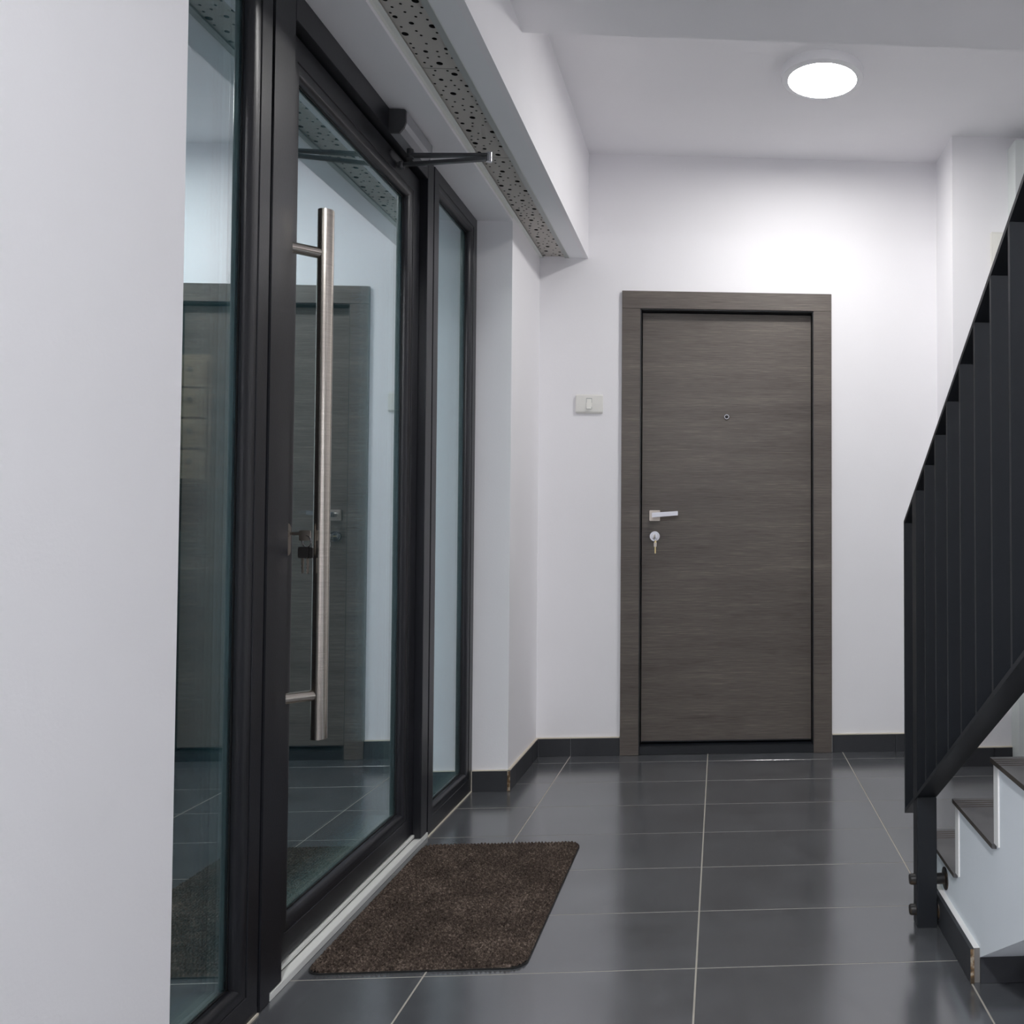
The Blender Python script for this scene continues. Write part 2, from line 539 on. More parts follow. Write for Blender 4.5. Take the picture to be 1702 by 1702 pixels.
# ------------------------------------------------------------------ baseboards (skirting tiles)
BH = 0.077
def skirting(name, label, pieces, bead):
    # pieces: (x0,x1,y0,y1, rawside) ; bead: box of cream sealant on top
    r = root(name, ((pieces[0][0] + pieces[0][1]) / 2, (pieces[0][2] + pieces[0][3]) / 2, 0), label, 'baseboard', kind='structure')
    o = tuple(r.location)
    for x0, x1, y0, y1, raw in pieces:
        m = MB().box(x0, x1, y0, y1, 0.0006, BH)
        if raw:
            m.m[2] = 1     # end facing the viewer shows the raw tile body
        m.build('tile', [M_SKIRT, M_RAW], r, o)
    for bx in bead:
        MB().box(*bx).build('sealant', M_CREAM, r, o)
    return r
g = 0.0012
skirting('baseboard_back', 'dark grey skirting tiles on the end wall beside the wooden door',
         [(-0.793, GX - TX - g, YB - 0.011, YB, 0), (GX - TX + g, -0.4405, YB - 0.011, YB, 0),
          (0.5065, 0.79, YB - 0.011, YB, 0), (0.79 + 2 * g, 0.979, YB - 0.011, YB, 0)],
         [(-0.80, -0.4405, YB - 0.0102, YB, BH, BH + .004), (0.5065, 0.98, YB - 0.0102, YB, BH, BH + .004)])
skirting('baseboard_left', 'short dark skirting on the wall stub right of the glazed entrance',
         [(XW, XW + 0.011, Y_OPEN1 - 0.0105, GY - 2 * TY + TY - g, 1), (XW, XW + 0.011, GY - TY + g, GY - g, 0), (XW, XW + 0.011, GY + g, YB - 0.0115, 0)],
         [(XW, XW + .0102, Y_OPEN1, YB - .0115, BH, BH + .004)])
skirting('baseboard_reveal', 'single dark skirting tile across the entrance reveal',
         [(XF + 0.003, XW - 0.0008, Y_OPEN1 - 0.0105, Y_OPEN1, 0)],
         [(XF + 0.0004, XF + 0.003, Y_OPEN1 - .0105, Y_OPEN1, 0.0004, BH), (XF + .003, XW, Y_OPEN1 - .0095, Y_OPEN1, BH, BH + .003)])
skirting('baseboard_right', 'dark skirting tiles along the wall projection behind the stairs',
         [(0.981, 0.992, 3.69, YB - 0.0115, 0), (0.981, 1.158 - g, 3.6905, 3.702, 0), (1.158 + g, 1.235, 3.6905, 3.702, 0)],
         [(0.982, 1.235, 3.6915, 3.702, BH, BH + .004)])
skirting('baseboard_near', 'dark skirting tiles under the near left wall',
         [(XW, XW + 0.011, 0.9, Y_OPEN0 - .002, 0), (XW, XW + .011, 0.297, 0.897, 0), (XW, XW + .011, -0.306, 0.294, 0)], [])

# ------------------------------------------------------------------ glazed entrance
def glazing(parent, o, y0, y1, z0, z1, xg):
    # insulating unit: two panes with a perforated spacer bar between
    MB().box(xg - 0.004, xg, y0, y1, z0, z1).build('glass_pane', M_GLASS, parent, o)
    MB().box(xg - 0.024, xg - 0.020, y0, y1, z0, z1).build('glass_pane', M_GLASS, parent, o)
    MB().frame(y0 + .001, y1 - .001, z0 + .001, z1 - .001, [(0, xg - 0.0045), (0.012, xg - 0.0045), (0.012, xg - 0.0195), (0, xg - 0.0195)]).build('spacer_bar', M_SPACER, parent, o)

def bead_prof(i0, i1, xa, xb):
    # rounded glazing bead from the frame face (inset i0, x xa) down to the glass (inset i1, x xb)
    pr = [(i0, xa)]
    for k in range(0, 7):
        t = k / 6 * PI / 2
        pr.append((i0 + 0.004 + (i1 - i0 - 0.004) * math.sin(t), xb + (xa - xb) * (0.12 + 0.88 * math.cos(t))))
    pr += [(i1, xb - 0.001), (i0, xb - 0.001)]
    return pr

def sidelight(name, label, y0, y1):
    r = root(name, (XF, (y0 + y1) / 2, 0), label, 'window', kind='structure')
    o = tuple(r.location)
    z0, z1 = 0.014, Z_HEAD + 0.002
    MB().box(-1.012, XF, y0, y1, 0.0, z0 + 0.002).build('base_profile', M_FRAME, r, o)
    MB().frame(y0, y1, z0, z1, [(0, XF - .0012), (0.0012, XF), (0.041, XF), (0.0425, XF - .0012), (0.0425, -1.012), (0, -1.012)]).build('frame', M_FRAME, r, o)
    MB().frame(y0, y1, z0, z1, bead_prof(0.0435, 0.071, XF - 0.002, XF - 0.021)).build('glazing_bead', M_FRAME, r, o, smooth=True)
    MB().frame(y0, y1, z0, z1, [(0.068, XF - 0.0215), (0.074, XF - 0.0215), (0.074, XF - 0.0245), (0.068, XF - 0.0245)]).build('gasket', M_GASKET, r, o)
    MB().frame(y0, y1, z0, z1, [(0.042, XF - 0.053), (0.071, XF - 0.053), (0.071, XF - 0.072), (0.042, XF - 0.072)]).build('outer_bead', M_FRAME, r, o)
    glazing(r, o, y0 + 0.06, y1 - 0.06, z0 + 0.06, z1 - 0.06, XF - 0.025)
    return r, o
w1, w1o = sidelight('window_1', 'tall fixed glass panel left of the glass door, beside the near wall', Y_OPEN0 + 0.001, 1.8945)
w2, w2o = sidelight('window_2', 'narrow fixed glass panel right of the glass door, next to the reveal', 2.9505, Y_OPEN1 - 0.0005)
MB().box(XF, XF + 0.0035, 2.9505, Y_OPEN1, 0, 0.004).build('sealant', M_CREAM, w2, w2o)
MB().box(XF, XF + 0.0035, Y_OPEN0, 1.8945, 0, 0.004).build('sealant', M_CREAM, w1, w1o)

d1 = root('door_1', (XD, 2.44, 0), 'dark framed glass entrance door with a long steel pull bar', 'door', kind='structure')
do = tuple(d1.location)
DZ0, DZ1 = 0.036, 2.115
MB().box(-1.012, XF + 0.002, 1.8995, 1.9400, 0.0005, Z_HEAD).build('coupling_post', M_FRAME, d1, do, bev=0.0015)
MB().box(-1.012, XF, 1.9403, 1.9945, 0.018, Z_HEAD).build('jamb', M_FRAME, d1, do, bev=0.0015)
MB().box(-1.012, XF, 2.8830, 2.9410, 0.018, Z_HEAD).build('jamb', M_FRAME, d1, do, bev=0.0015)
MB().box(-1.012, XF, 1.9945, 2.8830, 2.1215, Z_HEAD).build('head', M_FRAME, d1, do, bev=0.0015)
MB().box(-1.010, XF - 0.010, 2.9412, 2.9500, 0.012, Z_HEAD).build('joint_strip', M_GASKET, d1, do)
MB().box(-1.010, XF - 0.010, 1.8948, 1.8994, 0.012, Z_HEAD).build('joint_strip', M_GASKET, d1, do)
m = MB()
m.box(-1.030, XF + 0.001, 1.945, 2.950, 0.0, 0.0165)
m.box(-1.030, XF - 0.019, 1.996, 2.882, 0.0215, 0.031)
m.build('threshold', M_ALU, d1, do, bev=0.001)
MB().box(-1.030, XF - 0.023, 1.996, 2.882, 0.0165, 0.0215).build('threshold_gasket', M_GASKET, d1, do)
LY0, LY1 = 1.9985, 2.8790
leaf = MB().frame(LY0, LY1, DZ0, DZ1, [(0, XD - .0012), (0.0012, XD), (0.0555, XD), (0.057, XD - .0012), (0.057, XD - 0.062), (0, XD - 0.062)]).build('leaf_frame', M_FRAME, d1, do)
MB().frame(LY0, LY1, DZ0, DZ1, bead_prof(0.058, 0.086, XD - 0.002, XD - 0.021)).build('glazing_bead', M_FRAME, d1, do, smooth=True)
MB().frame(LY0, LY1, DZ0, DZ1, [(0.083, XD - 0.0215), (0.089, XD - 0.0215), (0.089, XD - 0.0245), (0.083, XD - 0.0245)]).build('gasket', M_GASKET, d1, do)
MB().frame(LY0, LY1, DZ0, DZ1, [(0.056, XD - 0.053), (0.086, XD - 0.053), (0.086, XD - 0.066), (0.056, XD - 0.066)]).build('outer_bead', M_FRAME, d1, do)
glazing(d1, do, LY0 + 0.075, LY1 - 0.075, DZ0 + 0.075, DZ1 - 0.075, XD - 0.025)
# pull bar on two angled standoffs
HX, HY = -0.905, 2.075
ph = MB()
ph.lathe((HX, HY, 0.517), (0, 0, 1), [(0.0165, 0), (0.0175, 0.001), (0.0175, 1.206), (0.0165, 1.207)], 40)
pho = ph.build('pull_bar', M_STEEL, d1, do, smooth=True)
for z in (1.622, 0.617):
    MB().tube((XD, HY - 0.053, z), (HX - 0.006, HY - 0.006, z), 0.0125, 28).build('standoff', M_STEEL, pho, do, smooth=True)
# keyhole plate
m = MB()
pts = [(2.0375 + 0.0125 * math.cos(t), 0.968 + (0.0235 if math.sin(t) > 0 else -0.0235) + 0.0125 * math.sin(t)) for t in [2 * PI * (k + .5) / 28 for k in range(28)]]
m.prism(pts, 'x', XD, XD + 0.0035)
m.tube((XD + 0.0035, 2.0375, 0.981), (XD + 0.0065, 2.0375, 0.981), 0.007, 20)
m.build('keyhole_plate', M_NICKEL, d1, do, smooth=True)

# key bunch hanging in the glass door
KY = 2.0375
kb = root('key_bunch', (XD + 0.02, KY, 0.981), 'bunch of keys hanging from the lock of the glass door', 'keys')
ko = tuple(kb.location)
def rrect(cx, cy, a, c, r, n=4):
    p = []
    for sx, sy, t0 in ((1, 1, 0), (-1, 1, PI / 2), (-1, -1, PI), (1, -1, 3 * PI / 2)):
        for k in range(n + 1):
            t = t0 + PI / 2 * k / n
            p.append((cx + sx * (a - r) + r * math.cos(t), cy + sy * (c - r) + r * math.sin(t)))
    return p
def swap(poly):
    return [(x, z) for x, z in poly]
k0 = MB()
k0.prism(rrect(XD + 0.0395, 0.977, 0.0125, 0.0115, 0.003), 'y', KY - 0.0012, KY + 0.0012)
kk = k0.build('key', M_NICKEL, kb, ko)
MB().box(XD + 0.0068, XD + 0.028, KY - 0.001, KY + 0.001, 0.9775, 0.9845).build('blade', M_NICKEL, kk, ko)
def torus(mb, c, R, r, ax, n=30, k=8):
    c = Vector(c)
    d = Vector(ax).normalized()
    u = d.orthogonal().normalized()
    w = d.cross(u)
    vs, fs = [], []
    for i in range(n):
        t = 2 * PI * i / n
        e = u * math.cos(t) + w * math.sin(t)
        for j in range(k):
            s = 2 * PI * j / k
            vs.append(c + e * (R + r * math.cos(s)) + d * (r * math.sin(s)))
    for i in range(n):
        for j in range(k):
            fs.append((i * k + j, i * k + (j + 1) % k, ((i + 1) % n) * k + (j + 1) % k, ((i + 1) % n) * k + j))
    mb.add(vs, fs)
rg = MB()
torus(rg, (XD + 0.0435, KY - 0.001, 0.964), 0.0125, 0.0009, (0.35, 1, 0))
torus(rg, (XD + 0.0435, KY + 0.001, 0.9635), 0.0125, 0.0009, (0.5, 1, 0.1))
rg.build('split_ring', M_CHROME, kb, ko, smooth=True)
for dx, dy, mt, hgt in ((-0.001, -0.004, M_BLACKPL, 0.0), (0.0065, 0.004, M_BLACKPL, -0.001)):
    kx, kz = XD + 0.039 + dx, 0.9395 + hgt
    m = MB()
    m.prism(rrect(kx, kz, 0.0105, 0.0125, 0.0035), 'y', KY + dy - 0.0022, KY + dy + 0.0022)
    kq = m.build('key', mt, kb, ko, smooth=True)
    m = MB()
    bx = kx - 0.001
    m.prism([(bx - .0026, kz - .0125), (bx + .0026, kz - .0125), (bx + .0026, kz - .044), (bx + .001, kz - .0475), (bx - .001, kz - .0475), (bx - .0024, kz - .045),
             (bx - .0012, kz - .042), (bx - .0024, kz - .038), (bx - .001, kz - .034), (bx - .0026, kz - .030), (bx - .0014, kz - .026), (bx - .0026, kz - .022)][::-1], 'y', KY + dy - 0.001, KY + dy + 0.001)
    m.build('blade', M_NICKEL, kq, ko)

# door closer on the head profile
dc = root('door_closer', (XF + 0.02, 2.66, 2.16), 'charcoal and silver door closer with its arm above the glass door', 'door closer')
co = tuple(dc.location)
CX0, CY0, CY1 = XF, 2.540, 2.775
cap = [(CX0, 2.118), (CX0 + 0.030, 2.118), (CX0 + 0.043, 2.135), (CX0 + 0.048, 2.150), (CX0 + 0.048, 2.182), (CX0 + 0.044, 2.186), (CX0, 2.186)]
MB().prism(cap, 'y', CY0, CY0 + 0.010).build('end_cap', M_CLOSER_D, dc, co, bev=0.001)
MB().prism(cap, 'y', CY1 - 0.010, CY1).build('end_cap', M_CLOSER_L, dc, co, bev=0.001)
body = [(CX0, 2.121), (CX0 + 0.028, 2.121), (CX0 + 0.041, 2.136), (CX0 + 0.046, 2.151), (CX0 + 0.046, 2.184), (CX0, 2.184)]
MB().prism(body, 'y', CY0 + 0.0101, CY1 - 0.0101).build('body', M_CLOSER_L, dc, co)
MB().tube((CX0 + 0.022, CY0 - 0.0008, 2.166), (CX0 + 0.022, CY0 + 0.001, 2.166), 0.009, 20).build('screw_cover', M_CLOSER_D, dc, co)
pv = Vector((CX0 + 0.020, 2.660, 2.103))
MB().tube((pv.x, pv.y, 2.094), (pv.x, pv.y, 2.121), 0.010, 20).build('spindle', M_CLOSER_D, dc, co, smooth=True)
elbow = Vector((-0.684, 2.638, 2.101))
brk = Vector((XD + 0.016, 2.668, 2.088))
def bar(a, bb, w0, w1, h, zoff):
    a, bb = Vector(a), Vector(bb)
    d = (bb - a); d.z = 0; d.normalize()
    s = Vector((-d.y, d.x, 0))
    mb = MB()
    pl = []
    n = 8
    for k in range(n + 1):
        t = -PI / 2 + PI * k / n
        pl.append((bb + d * (w1 / 2 * math.cos(t)) + s * (w1 / 2 * math.sin(t)), 1))
    for k in range(n + 1):
        t = PI / 2 + PI * k / n
        pl.append((a + d * (w0 / 2 * math.cos(t)) + s * (w0 / 2 * math.sin(t)), 0))
    vs = [(p.x, p.y, p.z + zoff - h / 2) for p, _ in pl] + [(p.x, p.y, p.z + zoff + h / 2) for p, _ in pl]
    n = len(pl)
    fs = [(i, (i + 1) % n, n + (i + 1) % n, n + i) for i in range(n)] + [tuple(range(n - 1, -1, -1)), tuple(range(n, 2 * n))]
    mb.add(vs, fs)
    return mb
bar(pv, elbow, 0.022, 0.016, 0.008, 0.0).build('arm', M_ARM, dc, co, bev=0.0008)
bar(brk, elbow, 0.012, 0.015, 0.010, -0.0105 + 0.0).build('arm', M_ARM, dc, co, bev=0.0008)
MB().tube((elbow.x, elbow.y, elbow.z - 0.020), (elbow.x, elbow.y, elbow.z + 0.007), 0.0085, 20).build('pivot', M_CHROME, dc, co, smooth=True)
m = MB()
pp = []
for sgn, t0 in ((1, -PI / 2), (-1, PI / 2)):
    for k in range(9):
        t = t0 + PI * k / 8
        pp.append((2.668 + sgn * 0.042 + 0.011 * math.cos(t), 2.092 + 0.011 * math.sin(t)))
m.prism(pp, 'x', XD, XD + 0.005)
m.tube((brk.x, brk.y, brk.z - 0.022), (brk.x, brk.y, brk.z - 0.003), 0.009, 16)
m.box(XD + 0.004, brk.x, 2.660, 2.676, brk.z - 0.018, brk.z - 0.006)
m.build('shoe', M_ARM, dc, co, bev=0.0008)

# ------------------------------------------------------------------ wooden flat door
d2 = root('door_2', (0.03, YB, 0), 'grey-brown wood veneer apartment door with chrome lever handle', 'door', kind='structure')
po = tuple(d2.location)
FX0, FX1, FZ = -0.4385, 0.5030, 2.066
IX0, IX1, IZ = -0.3575, 0.4215, 1.9865
YC = YB - 0.016
MB().box(FX0, IX0, YC, YB + 0.001, 0.0008, IZ + 0.0).build('casing_jamb', M_WOOD, d2, po, bev=0.0008)
MB().box(IX1, FX1, YC, YB + 0.001, 0.0008, IZ + 0.0).build('casing_jamb', M_WOOD, d2, po, bev=0.0008)
MB().box(FX0, FX1, YC, YB + 0.001, IZ + 0.0008, FZ).build('casing_head', M_WOOD, d2, po, bev=0.0008)
M_STEELFR = mat('door_frame_steel', (0.010, 0.0115, 0.014), 0.4)
m = MB()
m.box(IX0 - 0.03, IX0 + 0.004, YB - 0.010, YB + 0.12, 0.0008, IZ + 0.03)
m.box(IX1 - 0.004, IX1 + 0.03, YB - 0.010, YB + 0.12, 0.0008, IZ + 0.03)
m.box(IX0 - 0.03, IX1 + 0.03, YB - 0.010, YB + 0.12, IZ - 0.004, IZ + 0.03)
m.build('steel_frame', M_STEELFR, d2, po)
LX0, LX1, LZ0, LZ1, LYF = IX0 + 0.0075, IX1 - 0.0075, 0.052, IZ - 0.008, YB + 0.032
lf = MB().box(LX0, LX1, LYF, LYF + 0.05, LZ0, LZ1).build('leaf', M_WOOD, d2, po, bev=0.001)
MB().box(LX0 - .001, LX1 + .001, LYF + 0.004, LYF + 0.05, 0.046, 0.0518).build('drop_seal', M_BLACKMET, d2, po)
MB().box(IX0 + 0.004, IX1 - 0.004, YB - 0.008, YB + 0.12, 0.0008, 0.037).build('threshold', M_BLACKMET, d2, po, bev=0.002)
# peephole
m = MB()
m.lathe((0.030, LYF, 1.509), (0, -1, 0), [(0.0125, 0), (0.0125, 0.003), (0.0105, 0.0055), (0.0085, 0.0055), (0.0080, 0.003)], 32)
pe = m.build('peephole', M_CHROME, d2, po, smooth=True)
m = MB()
m.lathe((0.030, LYF - 0.003, 1.509), (0, -1, 0), [(0.0078, 0), (0.0070, 0.0016), (0.004, 0.0026), (0.0008, 0.0029)], 24)
m.build('lens', M_BLACKPL, pe, po, smooth=True)
# lever handle
hx, hz = -0.2925, 1.060
h = MB().box(hx - 0.0235, hx + 0.0235, LYF - 0.010, LYF, hz - 0.024, hz + 0.024).build('lever_handle', M_NICKEL, d2, po, bev=0.0015)
m = MB()
m.tube((hx + 0.002, LYF - 0.010, hz + 0.002), (hx + 0.002, LYF - 0.046, hz + 0.002), 0.0105, 24)
m.add([(hx - 0.009, LYF - 0.056, hz - 0.009), (hx + 0.106, LYF - 0.056, hz + 0.0005), (hx + 0.106, LYF - 0.056, hz + 0.0195), (hx - 0.009, LYF - 0.056, hz + 0.012),
       (hx - 0.009, LYF - 0.044, hz - 0.009), (hx + 0.106, LYF - 0.044, hz + 0.0005), (hx + 0.106, LYF - 0.044, hz + 0.0195), (hx - 0.009, LYF - 0.044, hz + 0.012)],
      [(0, 1, 2, 3), (7, 6, 5, 4), (0, 4, 5, 1), (1, 5, 6, 2), (2, 6, 7, 3), (3, 7, 4, 0)])
m.build('lever', M_CHROME, h, po, bev=0.0008)
# cylinder rose
cxx, cz = -0.292, 0.967
m = MB()
m.lathe((cxx, LYF, cz), (0, -1, 0), [(0.0235, 0), (0.0235, 0.0065), (0.0222, 0.008), (0.0160, 0.008), (0.0155, 0.0125), (0.002, 0.0130)], 40)
m.build('lock_rose', M_CHROME, d2, po, smooth=True)
# key in the wooden door
kd = root('key_bunch', (cxx, LYF - 0.03, cz), 'small keys left in the round lock of the wooden door', 'keys')
qo = tuple(kd.location)
m = MB()
m.prism(rrect(LYF - 0.046, cz - 0.002, 0.012, 0.0115, 0.004), 'x', cxx - 0.0012, cxx + 0.0012)
kq = m.build('key', M_NICKEL, kd, qo)
MB().box(cxx - .001, cxx + .001, LYF - 0.0355, LYF - 0.0172, cz - 0.0035, cz + 0.0035).build('blade', M_BRASS, kq, qo)
m = MB()
torus(m, (cxx + 0.001, LYF - 0.052, cz - 0.016), 0.011, 0.0008, (1, 0.5, 0.1))
m.build('split_ring', M_CHROME, kd, qo, smooth=True)
m = MB()
m.prism(rrect(cxx + 0.006, cz - 0.036, 0.0062, 0.0105, 0.003), 'y', LYF - 0.056, LYF - 0.0535)
kq = m.build('key', M_NICKEL, kd, qo)
MB().box(cxx + 0.0035, cxx + 0.0085, LYF - 0.0554, LYF - 0.0540, cz - 0.076, cz - 0.0465).build('blade', M_BRASS, kq, qo)
m = MB()
m.box(cxx + 0.0035, cxx + 0.0105, LYF - 0.060, LYF - 0.057, cz - 0.0285, cz - 0.018)
m.build('key_tag', M_BRASS, kd, qo)

# ------------------------------------------------------------------ wall plates
sw = root('light_switch', (-0.583, YB, 1.553), 'ivory light switch on the wall left of the wooden door', 'light switch')
wo = tuple(sw.location)
sx0, sx1, sz0, sz1 = -0.642, -0.522, 1.514, 1.599
m = MB()
m.prism([(YB, sz0), (YB - 0.008, sz0 + 0.001), (YB - 0.0115, sz0 + 0.008), (YB - 0.012, (sz0 + sz1) / 2), (YB - 0.0105, sz1 - 0.006), (YB - 0.007, sz1), (YB, sz1)], 'x', sx0, sx1)
m.build('plate', M_SWITCH, sw, wo, bev=0.0022, seg=3)
MB().box(-0.5945, -0.5695, YB - 0.0118, YB - 0.0105, 1.532, 1.582).build('recess', M_ALU_TRIM, sw, wo)
m = MB()
m.prism([(YB - 0.010, 1.5335), (YB - 0.0205, 1.5335), (YB - 0.0195, 1.537), (YB - 0.0135, 1.5785), (YB - 0.010, 1.5785)], 'x', -0.5925, -0.5715)
m.build('rocker', M_ROCKER, sw, wo, bev=0.0008)
jb = root('junction_box', (1.21, 3.702, 2.19), 'cream square cover high on the wall behind the handrail', 'junction box')
jo = tuple(jb.location)
MB().box(1.155, 1.232, 3.686, 3.702, 2.085, 2.272).build('cover', M_SWITCH, jb, jo, bev=0.004)
MB().box(1.164, 1.2245, 3.6845, 3.6865, 2.094, 2.263).build('lid', M_ROCKER, jb, jo, bev=0.0006)

# ------------------------------------------------------------------ ceiling lamps
def lamp(c, label, glow):
    r = root('ceiling_lamp', (c[0], c[1], ZC), label, 'lamp', group='round ceiling lamps')
    o = tuple(r.location)
    m = MB()
    m.lathe((c[0], c[1], ZC), (0, 0, -1), [(0.1505, 0), (0.1520, 0.004), (0.1520, 0.026), (0.1490, 0.033), (0.1265, 0.0375), (0.1252, 0.0345), (0.1252, 0.030)], 96)
    m.build('housing', M_LAMPW, r, o, smooth=True)
    m = MB()
    m.lathe((c[0], c[1], ZC), (0, 0, -1), [(0.1248, 0.0305), (0.1248, 0.0350), (0.118, 0.0362), (0.001, 0.0372)], 96)
    m.build('diffuser', glow, r, o, smooth=True)
    return r
lamp((0.374, 3.205), 'lit round white ceiling lamp in front of the wooden door', M_GLOW_HALL)
lamp((-0.25, -0.5), 'lit round white ceiling lamp behind the viewer', M_GLOW_ENTRY)

# ------------------------------------------------------------------ doormat
mt = root('doormat', (-0.68, 2.455, 0), 'brown ribbed doormat with rounded corners in front of the glass door', 'doormat')
mo = tuple(mt.location)
MX0, MX1, MY0, MY1, MR = -0.920, -0.438, 2.056, 2.858, 0.034
MB().prism(rrect((MX0 + MX1) / 2, (MY0 + MY1) / 2, (MX1 - MX0) / 2 + .002, (MY1 - MY0) / 2 + .002, MR, 8), 'z', 0.0004, 0.0032).build('rubber_backing', M_RUBBER, mt, mo)
NX, NY = 250, 416
rnd = random.Random(5)
vid = {}
vs, fs = [], []
def inside(x, y):
    dx = max(MX0 + MR - x, x - (MX1 - MR), 0)
    dy = max(MY0 + MR - y, y - (MY1 - MR), 0)
    d = MR - math.hypot(dx, dy) if (dx > 0 and dy > 0) else min(x - MX0, MX1 - x, y - MY0, MY1 - y)
    return d
ROWS = [[rnd.random() for _ in range(NX // 2 + 2)] for _ in range(NY // 2 + 2)]
for j in range(NY + 1):
    y = MY0 + (MY1 - MY0) * j / NY
    for i in range(NX + 1):
        x = MX0 + (MX1 - MX0) * i / NX
        d = inside(x, y)
        if d < -0.0005:
            continue
        rib = 0.5 + 0.5 * math.cos(2 * PI * (x - MX0) / 0.0104)
        tuft = ROWS[j // 2][i // 2]
        hgt = 0.0042 + 0.0042 * rib + 0.0044 * tuft + rnd.uniform(-0.0008, 0.0008)
        e = min(1.0, max(0.0, d) / 0.006)
        hgt = 0.0030 + (hgt - 0.0030) * math.sqrt(e * (2 - e))
        vid[(i, j)] = len(vs)
        vs.append((x + rnd.uniform(-.0007, .0007), y + rnd.uniform(-.0007, .0007), hgt))
for j in range(NY):
    for i in range(NX):
        q = [(i, j), (i + 1, j), (i + 1, j + 1), (i, j + 1)]
        if all(k in vid for k in q):
            fs.append(tuple(vid[k] for k in q))
m = MB()
m.add(vs, fs)
tag(m.build('pile', M_PILE, mt, mo), kind='stuff')

# ------------------------------------------------------------------ staircase
XS0 = 0.570
XS1 = X_RIGHT - 0.001
RISE, GOING, Y1ST = 0.1755, 0.3030, 2.4200
NST = 9
st = root('staircase', (1.1, 2.0, 0), 'white plastered stairs with dark tile treads rising towards the viewer', 'stairs')
sto = tuple(st.location)
TT = 0.010     # tread tile
prof = [(Y1ST - 0.008, 0.0)]
for k in range(NST):
    yk = Y1ST - GOING * k
    zk = 0.167 + RISE * k
    prof.append((yk - 0.008, zk - TT))
    prof.append((yk - GOING - 0.008, zk - TT))
YL = Y1ST - GOING * NST          # landing edge
ZL = 0.167 + RISE * NST
prof += [(YL - 0.008, ZL - TT), (YL - 1.25, ZL - TT), (YL - 1.25, ZL - 0.19)]
def under(y):
    return 0.051 + (1.937 - y) * 0.585
yu = 1.937 - (ZL - 0.19 - 0.051) / 0.585
prof += [(yu, ZL - 0.19), (2.024, 0.0)]
m = MB()
n = len(prof)
for i in range(n):
    a_, b_ = prof[i], prof[(i + 1) % n]
    m.add([(XS0, *a_), (XS1, *a_), (XS1, *b_), (XS0, *b_)], [(0, 1, 2, 3)])
def flight_top(y):
    kk_ = math.floor((Y1ST - 0.008 - y) / GOING)
    return (0.167 + RISE * min(kk_, NST)) - TT
def flight_bottom(y):
    return 0.0 if y > 2.024 else min(under(y), ZL - 0.19)
cuts = sorted(set([Y1ST - 0.008 - GOING * k for k in range(NST + 1)] + [2.024, yu, YL - 1.25]), reverse=True)
for ya, yb in zip(cuts[:-1], cuts[1:]):
    zt = flight_top((ya + yb) / 2)
    for X_ in (XS0, XS1):
        m.add([(X_, ya, flight_bottom(ya)), (X_, yb, flight_bottom(yb)), (X_, yb, zt), (X_, ya, zt)], [(0, 1, 2, 3)])
fo_ = m.build('flight', M_STAIRW, st, sto)
bm = bmesh.new()
bm.from_mesh(fo_.data)
bmesh.ops.remove_doubles(bm, verts=bm.verts, dist=1e-5)
bmesh.ops.recalc_face_normals(bm, faces=bm.faces)
bm.to_mesh(fo_.data)
bm.free()
for k in range(NST + 1):
    yk = Y1ST - GOING * k
    zk = 0.167 + RISE * k
    dep = GOING if k < NST else 1.25
    tr = MB().box(XS0 - 0.009, XS1, yk - dep - 0.004, yk + 0.006, zk - TT, zk)
    if k < NST + 1:
        for fi in (4,):
            tr.m[fi] = 1
    to = tr.build('tread', [M_TREAD, M_EDGE], st, sto)
    gm = MB()
    for q in range(4):
        yy = yk - 0.014 - q * 0.0155
        gm.box(XS0 - 0.0085, XS1, yy - 0.0017, yy + 0.0017, zk - 0.0002, zk + 0.0004)
    gm.build('anti_slip_grooves', M_GROOVE, to, sto)
    MB().box(XS0 - 0.0035, XS1, yk - 0.008 - 0.020, yk - 0.0005, zk - RISE + 0.0005 if k else 0.0008, zk - TT - 0.0004).build('riser', M_RISER, st, sto)
# skirting on the string and under the slope
YP0 = 1.926
sk = MB().box(0.548, 0.5565, YP0, Y1ST - 0.02, 0.0006, BH - 0.002)
sk.m[2] = 1
sk.build('skirting', [M_SKIRT, M_RAW], st, sto)
sk = MB().box(0.5566, XS0, YP0 + 0.004, Y1ST - 0.02, 0.0006, BH - 0.0015)
sk.m[2] = 1
sk.build('plaster_ledge', [M_RISER, mat('grey_plaster', (0.17, 0.16, 0.15), 0.9)], st, sto)
MB().box(XS0 + 0.0005, 0.79, YP0, YP0 + 0.010, 0.0006, 0.0565).build('skirting', M_SKIRT, st, sto)
MB().box(0.7925, 1.395, YP0, YP0 + 0.010, 0.0006, 0.0565).build('skirting', M_SKIRT, st, sto)
MB().box(1.3975, XS1, YP0, YP0 + 0.010, 0.0006, 0.0565).build('skirting', M_SKIRT, st, sto)

